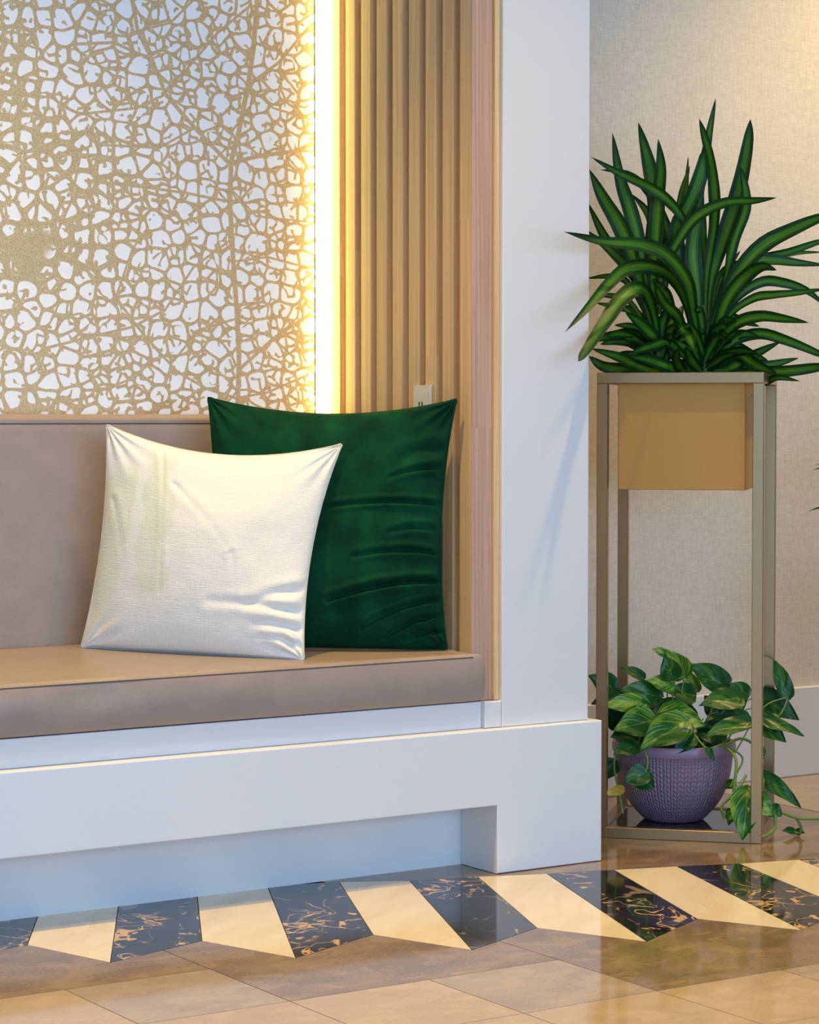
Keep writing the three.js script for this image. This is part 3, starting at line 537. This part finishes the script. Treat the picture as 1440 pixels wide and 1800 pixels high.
{
  const P = thing('dracaena_plant', 'striped strap-leaved green plant growing out of the brass box', 'plant');
  const soilY = 0.985;
  const soil = new THREE.PlaneGeometry(SW - 0.096, SD - 0.085, 24, 24); { const p = soil.attributes.position; for (let i = 0; i < p.count; i++) p.setZ(i, 0.012 * fbm(p.getX(i) * 60, p.getY(i) * 60, 3, 3)); soil.computeVertexNormals(); }
  soil.rotateX(-Math.PI / 2); soil.rotateY(stand.rotation.y); soil.translate(mid.x, soilY, mid.z); { const c = inStand(SW / 2, 0, -SD / 2 + 0.003); soil.translate(c.x - mid.x, 0, c.z - mid.z); }
  part('soil', soil, M.soil, P);
  // [points in a crop of the photograph (three crop pixels to one, from 960, 160)], width, forward at the tip, roll
  const L = [
    [[[820, 1290], [700, 900], [690, 740], [780, 545], [838, 335], [828, 300]], 88, 0.02, 0.3], [[[840, 1200], [850, 960], [888, 700], [890, 545], [872, 380], [835, 230], [808, 145]], 62, 0.05, 0.5],
    [[[800, 1150], [790, 700], [850, 280], [895, 38]], 50, -0.05, 0.4], [[[850, 1250], [870, 1000], [930, 800], [985, 640], [1035, 440], [1070, 240], [1078, 148]], 84, -0.02, 0.2],
    [[[880, 1240], [960, 930], [990, 790], [1052, 620], [1044, 480], [1020, 392]], 66, 0.06, 0.7], [[[600, 1180], [610, 970], [690, 800], [790, 665], [940, 590], [1100, 578], [1217, 563]], 58, 0.16, 0.15],
    [[[820, 1380], [780, 1180], [745, 1010], [640, 870], [520, 815], [300, 793], [95, 742]], 74, 0.66, 0.25], [[[790, 1360], [740, 1120], [670, 990], [560, 928], [430, 935], [345, 1000], [230, 1130], [100, 1272]], 72, 0.66, 0.3],
    [[[600, 1380], [575, 1200], [530, 1070], [470, 1045], [395, 1100], [310, 1220], [200, 1385], [170, 1427]], 78, 0.64, 0.2],
    [[[560, 1250], [480, 950], [400, 730], [300, 560], [228, 412]], 82, 0.04, 0.25], [[[570, 1200], [510, 900], [450, 650], [392, 470], [350, 218]], 76, -0.03, 0.2],
    [[[800, 1020], [735, 700], [640, 575], [530, 500], [380, 430], [238, 348]], 54, 0.1, 0.2], [[[590, 1000], [585, 640], [545, 400], [487, 165]], 82, -0.06, 0.25], [[[570, 1180], [565, 960], [577, 780], [592, 560], [607, 400], [592, 252]], 80, 0.05, 0.35],
    [[[760, 1000], [700, 700], [718, 540], [758, 395]], 44, -0.08, 0.4], [[[790, 900], [735, 640], [742, 480], [750, 345]], 24, -0.1, 0.2], [[[810, 1330], [800, 1080], [775, 860], [800, 660], [828, 515]], 84, 0.03, 0.2],
    [[[860, 1340], [905, 1150], [1010, 960], [1150, 810], [1300, 730], [1440, 670], [1530, 640]], 78, 0.12, 0.2], [[[850, 1400], [900, 1250], [960, 1090], [1060, 970], [1140, 925], [1218, 945]], 74, 0.2, 0.3],
    [[[880, 1360], [970, 1180], [1100, 1090], [1200, 1075], [1340, 1062], [1500, 1040]], 44, 0.1, 0.3], [[[880, 1330], [1000, 1100], [1140, 1005], [1250, 1010], [1380, 1055], [1480, 1140]], 52, -0.05, 0.2],
    [[[850, 1440], [920, 1310], [1010, 1222], [1130, 1188], [1260, 1202], [1388, 1222]], 60, 0.2, 0.2], [[[850, 1460], [910, 1400], [1000, 1312], [1130, 1278], [1260, 1312], [1440, 1385], [1490, 1410]], 56, 0.12, 0.2],
    [[[870, 1300], [950, 1040], [1080, 900], [1200, 890], [1320, 905], [1490, 920]], 58, -0.02, 0.25], [[[870, 1280], [920, 960], [1100, 890], [1280, 848], [1440, 795], [1520, 780]], 42, -0.1, 0.3], [[[900, 1300], [1000, 1000], [1280, 865], [1470, 848]], 26, -0.14, 0.3],
    [[[860, 1380], [900, 1240], [960, 1190], [1040, 1215], [1128, 1242]], 48, -0.05, 0.2], [[[760, 1430], [650, 1330], [560, 1345], [440, 1382]], 60, 0.16, 0.3], [[[700, 1478], [540, 1470], [400, 1410], [238, 1358]], 62, 0.1, 0.4],
    [[[640, 1480], [430, 1470], [300, 1450], [226, 1398]], 62, 0.0, 0.3], [[[780, 1480], [690, 1465], [560, 1425], [430, 1395]], 60, 0.14, 0.3], [[[870, 1478], [960, 1465], [1080, 1400], [1245, 1318]], 58, 0.08, 0.3],
    [[[860, 1470], [1010, 1390], [1100, 1440], [1225, 1495]], 74, 0.16, 0.3], [[[900, 1480], [1060, 1460], [1200, 1440], [1333, 1408]], 46, 0.02, 0.2], [[[900, 1478], [1080, 1480], [1240, 1478], [1440, 1455], [1480, 1450]], 60, 0.1, 0.35],
    [[[1040, 1470], [1130, 1538], [1220, 1512], [1338, 1530]], 34, 0.2, 0.2], [[[840, 1470], [880, 1440], [940, 1402], [1012, 1378]], 50, 0.12, 0.3], [[[680, 1190], [705, 1230], [755, 1300], [785, 1372]], 62, 0.22, 0.3],
    [[[600, 1420], [590, 1330], [500, 1230], [418, 1165]], 68, 0.18, 0.3], [[[770, 1480], [720, 1470], [690, 1410], [702, 1352]], 58, 0.16, 0.4], [[[580, 1250], [490, 1010], [380, 880], [210, 730]], 60, -0.06, 0.3],
    [[[570, 1230], [470, 950], [330, 800], [215, 580]], 58, -0.1, 0.3], [[[580, 1300], [430, 1010], [340, 978], [215, 988]], 34, -0.12, 0.3], [[[580, 1330], [440, 1110], [330, 1078], [265, 1085]], 30, -0.1, 0.2], [[[590, 1360], [420, 1150], [330, 1130], [265, 1118]], 26, -0.05, 0.2],
    [[[600, 1440], [480, 1290], [350, 1290], [228, 1320]], 60, 0.05, 0.3], [[[600, 1400], [540, 1280], [440, 1240], [360, 1235]], 40, -0.04, 0.2], [[[690, 1450], [640, 1280], [700, 1180], [720, 1130]], 50, -0.06, 0.4], [[[640, 1430], [610, 1250], [650, 1150], [690, 1140]], 56, 0.1, 0.4],
    [[[560, 1240], [540, 900], [555, 620], [520, 430]], 44, -0.1, 0.4], [[[560, 1250], [590, 900], [545, 660], [455, 545]], 50, -0.12, 0.3], [[[620, 1150], [640, 900], [630, 760], [612, 670]], 44, -0.08, 0.3], [[[880, 1330], [900, 1040], [960, 930], [1025, 842]], 38, -0.04, 0.3],
    [[[860, 1300], [870, 1040], [830, 800], [840, 640]], 50, -0.08, 0.3], [[[700, 1250], [640, 1090], [600, 1040], [560, 990]], 60, 0.12, 0.3], [[[740, 1300], [700, 1200], [620, 1110], [570, 1000]], 60, 0.2, 0.4], [[[900, 1420], [980, 1340], [1110, 1400], [1170, 1420]], 44, 0.04, 0.3],
    [[[590, 1400], [500, 1320], [440, 1310], [410, 1300]], 44, 0.1, 0.3], [[[860, 1440], [930, 1330], [965, 1310], [970, 1305]], 40, 0.1, 0.3],
    ...Array.from({ length: 26 }, (_, i) => { const b = i % 3 ? 840 + 40 * (hash(i, 1, 9) - 0.5) : 592, a = (hash(i, 2, 9) - 0.5) * 3.0, l = 170 + 150 * hash(i, 3, 9), y0 = 1490 - 160 * hash(i, 6, 9); return [[[b, y0], [b + Math.sin(a) * l * 0.35, y0 - Math.cos(a) * l * 0.45 - 30], [b + Math.sin(a) * l * 0.7, y0 - Math.cos(a) * l * 0.8 - 25], [b + Math.sin(a) * l, Math.min(1470, y0 - Math.cos(a) * l * 0.9)]], 52, 0.22 * (hash(i, 4, 9) - 0.35), 0.5 * hash(i, 5, 9)]; }),
    [[[830, 1485], [790, 1450], [760, 1400], [735, 1345]], 60, 0.1, 0.3], [[[800, 1490], [770, 1470], [720, 1440], [680, 1420]], 56, 0.05, 0.2], [[[850, 1490], [800, 1440], [790, 1380], [800, 1320]], 60, 0.02, 0.4],
    [[[840, 1440], [840, 1100], [700, 860], [560, 560], [440, 440], [285, 415]], 48, -0.1, 0.25],
  ];
  L.forEach(([pts, w, fwd, roll], i) => {
    const n = pts.length, root = pts[0][0] < 690 ? 0.02 : 0;
    const q = pts.map(([x, y], k) => { const t = k / (n - 1); return at(960 + x / 3, 160 + y / 3, { d: DS + root - fwd * Math.pow(t, 1.3) }); });
    for (const p of q) if (p.z < FARZ + 0.03) p.z = FARZ + 0.03;
    strapLeaf(q, (i % 2 ? 1 : -1) * roll, P, M.strap, w / 3 / FOCAL * DS * 1.22);
  });
  for (const [x0, y0, x1, y1, r] of [[835, 1500, 832, 1130, 0.0075], [592, 1500, 588, 1210, 0.0065], [880, 1500, 880, 1290, 0.006], [700, 1500, 690, 1360, 0.005]]) { const a = at(960 + x0 / 3, 160 + y0 / 3, { d: DS }), b = at(960 + x1 / 3, 160 + y1 / 3, { d: DS }); a.y = soilY - 0.01; part('cane', tube([a, a.clone().lerp(b, 0.5).add(V(0.003, 0, 0)), b], r, 10, 9), M.cane, P); }
}

// ---------------------------------------------------------------- bowl pot and trailing plant below
const potBase = inStand(SW / 2 - 0.03, 0.0205, -SD / 2 + 0.006), DP = depthOf(potBase);
{
  const P = thing('basket_pot', 'lilac plastic bowl pot with a woven basket texture on the black glass shelf', 'pot', potBase.toArray()); P.scale.setScalar(1.075);
  const bowl = [[0, 0.003], [0.052, 0.003], [0.056, 0], [0.063, 0.002], [0.074, 0.012], [0.094, 0.036], [0.110, 0.066], [0.119, 0.098], [0.1235, 0.128], [0.125, 0.144]].map(([r, y]) => new THREE.Vector2(r, y));
  part('bowl', new THREE.LatheGeometry(new THREE.SplineCurve(bowl.slice(2)).getPoints(40), 72), M.lilac, P);
  const rim = [[0.1245, 0.143], [0.129, 0.145], [0.1305, 0.155], [0.129, 0.165], [0.1255, 0.1665], [0.122, 0.163], [0.119, 0.12]].map(([r, y]) => new THREE.Vector2(r, y));
  part('rim', new THREE.LatheGeometry(rim, 72), M.lilacRim, P);
  part('foot', new THREE.LatheGeometry([[0, 0.0005], [0.057, 0.0005], [0.058, 0.004], [0.056, 0.007]].map(([r, y]) => new THREE.Vector2(r, y)), 48), M.lilacRim, P);
}
function heartLeaf(base, tip, width, face, mat, parent, curl = 0.12, fold = 0.3) {
  const N = 16, K = 8, X = tip.clone().sub(base), len = X.length(), T = X.clone().normalize(), verts = [], uvs = [], idx = [];
  const n = face.clone().addScaledVector(T, -face.dot(T)).normalize(), S = new THREE.Vector3().crossVectors(n, T).normalize();
  for (let i = 0; i <= N; i++) for (let k = 0; k <= K; k++) {
    const t = i / N, u = k / K * 2 - 1, f = Math.pow(Math.sin(Math.PI * Math.pow(Math.min(0.9999, t), 0.58)), 0.8) * (1 - 0.18 * sstep(0.6, 1, t));
    const back = -0.1 * len * Math.pow(Math.abs(u), 1.5) * sstep(0.35, 0, t), w = width / 2 * f, R = base.clone().addScaledVector(T, len * t + back).addScaledVector(S, u * w);
    R.addScaledVector(n, curl * len * (1 - (2 * t - 0.9) ** 2) * 0.6 + fold * w * (Math.abs(u) - 0.5) * (0.5 + 0.5 * t) + 0.02 * len * Math.sin(t * 11 + u * 5));
    verts.push(R.x, R.y, R.z); uvs.push(k / K, t);
  }
  for (let i = 0; i < N; i++) for (let k = 0; k < K; k++) { const a = i * (K + 1) + k, b = a + 1, c = a + K + 1, d = c + 1; idx.push(a, b, d, a, d, c); }
  const g = new THREE.BufferGeometry(); g.setAttribute('position', new THREE.Float32BufferAttribute(verts, 3)); g.setAttribute('uv', new THREE.Float32BufferAttribute(uvs, 2)); g.setIndex(idx); g.computeVertexNormals();
  return part('leaf', g, mat, parent);
}
{
  const P = thing('pothos_plant', 'variegated heart-leaved trailing plant spilling from the lilac pot', 'plant');
  const soil = new THREE.CircleGeometry(0.126, 40); soil.rotateX(-Math.PI / 2); soil.translate(potBase.x, potBase.y + 0.158, potBase.z); part('soil', soil, M.soil, P);
  const S = 1440 / 440, px = (x, y, f) => at(1000 + x / S, 1100 + y / S, { d: DP - f });
  const up = V(0, 1, 0), cam = EYE.clone().sub(potBase).normalize();
  // base x, y, forward; tip x, y, forward; width; material; how far the blade looks up (1) or at the viewer (0)
  const L = [
    [672, 558, 0.10, 408, 716, 0.16, 172, 0, 0.55], [486, 545, 0.09, 258, 602, 0.13, 158, 0, 0.45], [530, 505, 0.06, 786, 574, 0.10, 150, 2, 0.6], [600, 352, 0.03, 446, 312, 0.05, 92, 2, 0.5],
    [665, 285, 0.0, 560, 135, 0.03, 120, 2, 0.1], [560, 165, 0.02, 478, 132, 0.03, 46, 2, 0.4], [600, 300, 0.04, 550, 165, 0.05, 104, 1, 0.05], [905, 350, -0.02, 682, 218, 0.0, 132, 1, 0.35], [985, 418, 0.06, 750, 458, 0.09, 128, 1, 0.6],
    [1030, 398, 0.0, 920, 330, 0.02, 84, 1, 0.4], [1036, 560, 0.1, 770, 645, 0.14, 100, 1, 0.7], [1030, 540, 0.05, 815, 545, 0.08, 110, 3, 0.6], [262, 362, -0.02, 112, 286, 0.0, 118, 1, 0.35], [300, 400, 0.0, 128, 452, 0.03, 96, 3, 0.4],
    [440, 452, 0.05, 186, 466, 0.08, 108, 2, 0.5], [522, 412, 0.02, 284, 366, 0.04, 124, 1, 0.5], [705, 618, 0.12, 618, 738, 0.14, 108, 3, 0.2], [1090, 400, -0.09, 1328, 542, -0.06, 128, 3, 0.3], [1090, 470, -0.07, 1222, 528, -0.04, 104, 0, 0.4],
    [1105, 545, -0.02, 1356, 634, 0.0, 74, 1, 0.75], [1105, 560, -0.03, 1252, 670, 0.0, 96, 1, 0.3], [1262, 408, -0.06, 1178, 186, -0.08, 84, 1, 0.2], [1105, 862, 0.0, 1340, 1048, 0.03, 84, 1, 0.5], [1030, 945, 0.17, 1000, 1236, 0.21, 150, 0, 0.1],
    [1050, 990, 0.18, 1170, 1090, 0.2, 120, 2, 0.3], [1160, 1050, 0.17, 1228, 1096, 0.18, 74, 1, 0.3], [1300, 1245, 0.1, 1228, 1180, 0.12, 44, 3, 0.6], [1300, 1245, 0.1, 1358, 1252, 0.12, 40, 3, 0.7], [450, 838, 0.165, 318, 905, 0.17, 104, 1, 0.1], [410, 870, 0.16, 490, 938, 0.17, 96, 3, 0.1],
    [255, 775, 0.02, 200, 892, 0.03, 96, 3, 0.1], [390, 690, 0.12, 256, 742, 0.15, 96, 3, 0.5], [800, 705, 0.15, 836, 780, 0.16, 34, 3, 0.2], [640, 470, 0.02, 470, 500, 0.05, 110, 3, 0.5], [720, 400, -0.02, 560, 380, 0.0, 110, 1, 0.5], [900, 620, 0.06, 760, 560, 0.08, 100, 3, 0.4],
    [560, 640, 0.05, 420, 600, 0.08, 120, 3, 0.4], [380, 620, 0.04, 240, 640, 0.07, 110, 3, 0.4], [960, 470, -0.03, 1030, 420, -0.02, 70, 3, 0.3], [430, 300, -0.04, 300, 240, -0.05, 60, 1, 0.6], [950, 900, 0.06, 900, 940, 0.08, 50, 1, 0.2], [1100, 700, 0.02, 1118, 770, 0.02, 46, 2, 0.2],
    [940, 1060, 0.12, 920, 1150, 0.14, 56, 1, 0.2], [740, 370, -0.05, 660, 240, -0.04, 60, 2, 0.2], [700, 560, 0.0, 620, 430, 0.0, 110, 3, 0.3], [860, 500, -0.06, 780, 400, -0.06, 110, 3, 0.3], [300, 560, -0.03, 200, 480, -0.02, 120, 3, 0.3], [1000, 470, 0.03, 960, 440, 0.03, 60, 2, 0.3],
  ];
  const crown = (x) => V(potBase.x, potBase.y + 0.15, potBase.z).addScaledVector(RIGHT, (x - 620) / S / FOCAL * DP * 0.55);
  L.forEach(([bx, by, bf, tx, ty, tf, w, m, k], i) => {
    const b = px(bx, by, bf), t = px(tx, ty, tf); for (const p of [b, t]) { p.y = Math.max(p.y, 0.008); if (p.z < FARZ + 0.04) p.z = FARZ + 0.04; }
    heartLeaf(b, t, w / S / FOCAL * DP * 1.22, cam.clone().multiplyScalar(1 - 0.6 * k).addScaledVector(up, 0.6 * k), M.pothos[m], P, 0.1 + 0.08 * hash(i, 1, 2), 0.2 + 0.25 * hash(i, 2, 2));
    if (by < 700) { const c = crown(bx), m1 = c.clone().lerp(b, 0.55).add(V(0, 0.035, 0)); part('stem', tube([c, m1, b], 0.0017, 14, 6), M.vine, P); }
  });
  const y = heartLeaf(px(312, 938, 0.1), px(210, 968, 0.12), 58 / S / FOCAL * DP, cam, M.yellowLeaf, P, 0.1, 0.3); y.userData.label = 'yellowed leaf';
  const vines = [
    [[900, 690, 0.12], [960, 760, 0.15], [960, 860, 0.165], [950, 960, 0.17], [975, 1080, 0.18], [1010, 1160, 0.19], [1100, 1215, 0.2], [1180, 1170, 0.19], [1190, 1090, 0.18]], [[1020, 860, 0.1], [960, 960, 0.15], [880, 1040, 0.16], [895, 1110, 0.16]],
    [[1060, 980, 0.17], [1150, 1040, 0.17], [1220, 1072, 0.16], [1320, 1106, 0.14], [1440, 1108, 0.12], [1520, 1090, 0.1]], [[1310, 1104, 0.14], [1336, 1160, 0.13], [1328, 1200, 0.12], [1300, 1245, 0.1]], [[870, 700, 0.1], [1000, 650, 0.05], [1080, 700, 0.02], [1110, 790, 0.0], [1112, 840, 0.0]],
    [[1112, 840, 0.0], [1120, 920, 0.03], [1050, 980, 0.15]], [[700, 590, 0.1], [740, 650, 0.13], [800, 705, 0.14], [880, 680, 0.13]], [[430, 700, 0.15], [455, 780, 0.165], [440, 840, 0.165], [400, 890, 0.165], [390, 945, 0.165]],
    [[270, 700, 0.08], [262, 820, 0.09], [290, 960, 0.1], [312, 1080, 0.11]], [[1108, 165, -0.06], [1150, 175, -0.07], [1200, 210, -0.08]], [[1262, 408, -0.06], [1235, 480, -0.05], [1190, 540, -0.04], [1110, 620, -0.02]], [[930, 700, 0.1], [1000, 760, 0.1], [960, 860, 0.13], [930, 930, 0.14]],
    [[1040, 940, 0.1], [1120, 900, 0.06], [1110, 860, 0.0]], [[690, 330, 0], [660, 310, 0.0], [640, 260, 0.0]],
  ];
  vines.forEach((v, i) => { const pts = v.map(([a, b, f]) => { const p = px(a, b, f); p.y = Math.max(p.y, 0.006); return p; }); part('vine', tube(pts, i < 5 ? 0.0034 : 0.0022, 40, 7), M.vine, P); });
  for (let i = 0; i < 34; i++) { const a = rr(0, 6.28), r = rr(0.03, 0.1), h = rr(0.165, 0.25), c = V(potBase.x + r * Math.cos(a), potBase.y + h, potBase.z + r * Math.sin(a)), e = c.clone().add(V(Math.cos(a) * rr(0.03, 0.06), rr(-0.04, 0.02), Math.sin(a) * rr(0.03, 0.06))); heartLeaf(c, e, rr(0.03, 0.045), V(rr(-0.4, 0.4), 1, rr(-0.4, 0.4)).add(cam), M.pothos[i % 4 === 0 ? 1 : 3], P, 0.15, 0.3); }
  for (let i = 0; i < 26; i++) { const a = rr(0, 6.28), r0 = rr(0, 0.08), c = V(potBase.x + r0 * Math.cos(a), potBase.y + 0.145, potBase.z + r0 * Math.sin(a)), e = c.clone().add(V(rr(-0.05, 0.05), rr(0.03, 0.11), rr(-0.05, 0.05))); part('stem', tube([c, c.clone().lerp(e, 0.5).add(V(rr(-0.01, 0.01), 0.01, 0)), e], 0.0016, 8, 5), M.vine, P); }
}

// ---------------------------------------------------------------- second plant, whose leaf tips reach past the frame's edge
{
  const c = V(1.36, 0, 0.62), T2 = thing('tall_planter', 'tapered bronze floor planter farther along the woven wallpaper wall', 'planter', c.toArray());
  part('body', new THREE.LatheGeometry([[0, 0.001], [0.12, 0.001], [0.125, 0.01], [0.165, 0.6], [0.165, 0.62], [0.155, 0.62], [0.153, 0.58]].map(([r, y]) => new THREE.Vector2(r, y)), 40), M.brass, T2);
  const P = thing('strap_leaf_plant', 'strap-leaved plant whose leaf tips show beside the woven wallpaper wall', 'plant');
  const s = new THREE.CircleGeometry(0.153, 30); s.rotateX(-Math.PI / 2); s.translate(c.x, 0.585, c.z); part('soil', s, M.soil, P);
  const dc = depthOf(c), tips = [[1420, 899, 0.1], [1428, 827, 0.05], [1433, 818, 0.0]].map(([x, y, f]) => at(x, y, { d: dc - f }));
  for (const t of tips) { const b = V(c.x, 0.585, c.z), m = b.clone().lerp(t, 0.45); m.y = Math.max(b.y, t.y) + 0.06; strapLeaf([b, b.clone().lerp(m, 0.5).add(V(0, 0.05, 0)), m, t], 0.3, P, M.strap, 0.026); }
  for (let i = 0; i < 22; i++) { const a = -1.9 + 3.8 * i / 21, b = V(c.x, 0.585, c.z), r = rr(0.2, 0.34), h = rr(0.16, 0.5), o = V(r * Math.cos(a), 0, r * Math.sin(a) * 0.9); strapLeaf([b, b.clone().add(V(o.x * 0.3, h * 0.7, o.z * 0.3)), b.clone().add(V(o.x * 0.7, h, o.z * 0.7)), b.clone().add(V(o.x, h * 0.8, o.z))], rr(-0.5, 0.5), P, M.strap, 0.03); }
}

// ---------------------------------------------------------------- ceiling downlights
DOWNLIGHTS.forEach(([x, z, cd, half], i) => {
  const places = ['above the seat near the slat panel', 'in front of the planter stand', 'above the far end of the bench', 'over the woven wallpaper wall', 'over the lobby floor before the pier', 'over the lobby floor before the bench', 'beyond the planter stand'];
  const g = thing('ceiling_downlight', 'round recessed ceiling downlight ' + places[i], 'downlight', [x, CEIL, z], 'ceiling downlights');
  const ring = new THREE.LatheGeometry([[0.045, 0], [0.045, -0.006], [0.06, -0.006], [0.062, 0]].map(([r, y]) => new THREE.Vector2(r, y)), 32); part('trim_ring', ring, M.metalTrim, g);
  const lens = new THREE.CylinderGeometry(0.044, 0.044, 0.004, 32); lens.translate(0, -0.003, 0); part('lamp_lens', lens, M.lampGlow, g);
  const s = new THREE.SpotLight(WARM, cd, 0, half * Math.PI / 180, 0.55, 2); s.position.set(0, -0.012, 0); s.target.position.set(0, -2, 0); s.shadow.radius = 1.6; s.castShadow = true; s.shadow.mapSize.set(2048, 2048); s.shadow.bias = -0.0004;
  g.add(s); g.add(s.target);
});

shade(scene);
renderer.render(scene, camera);
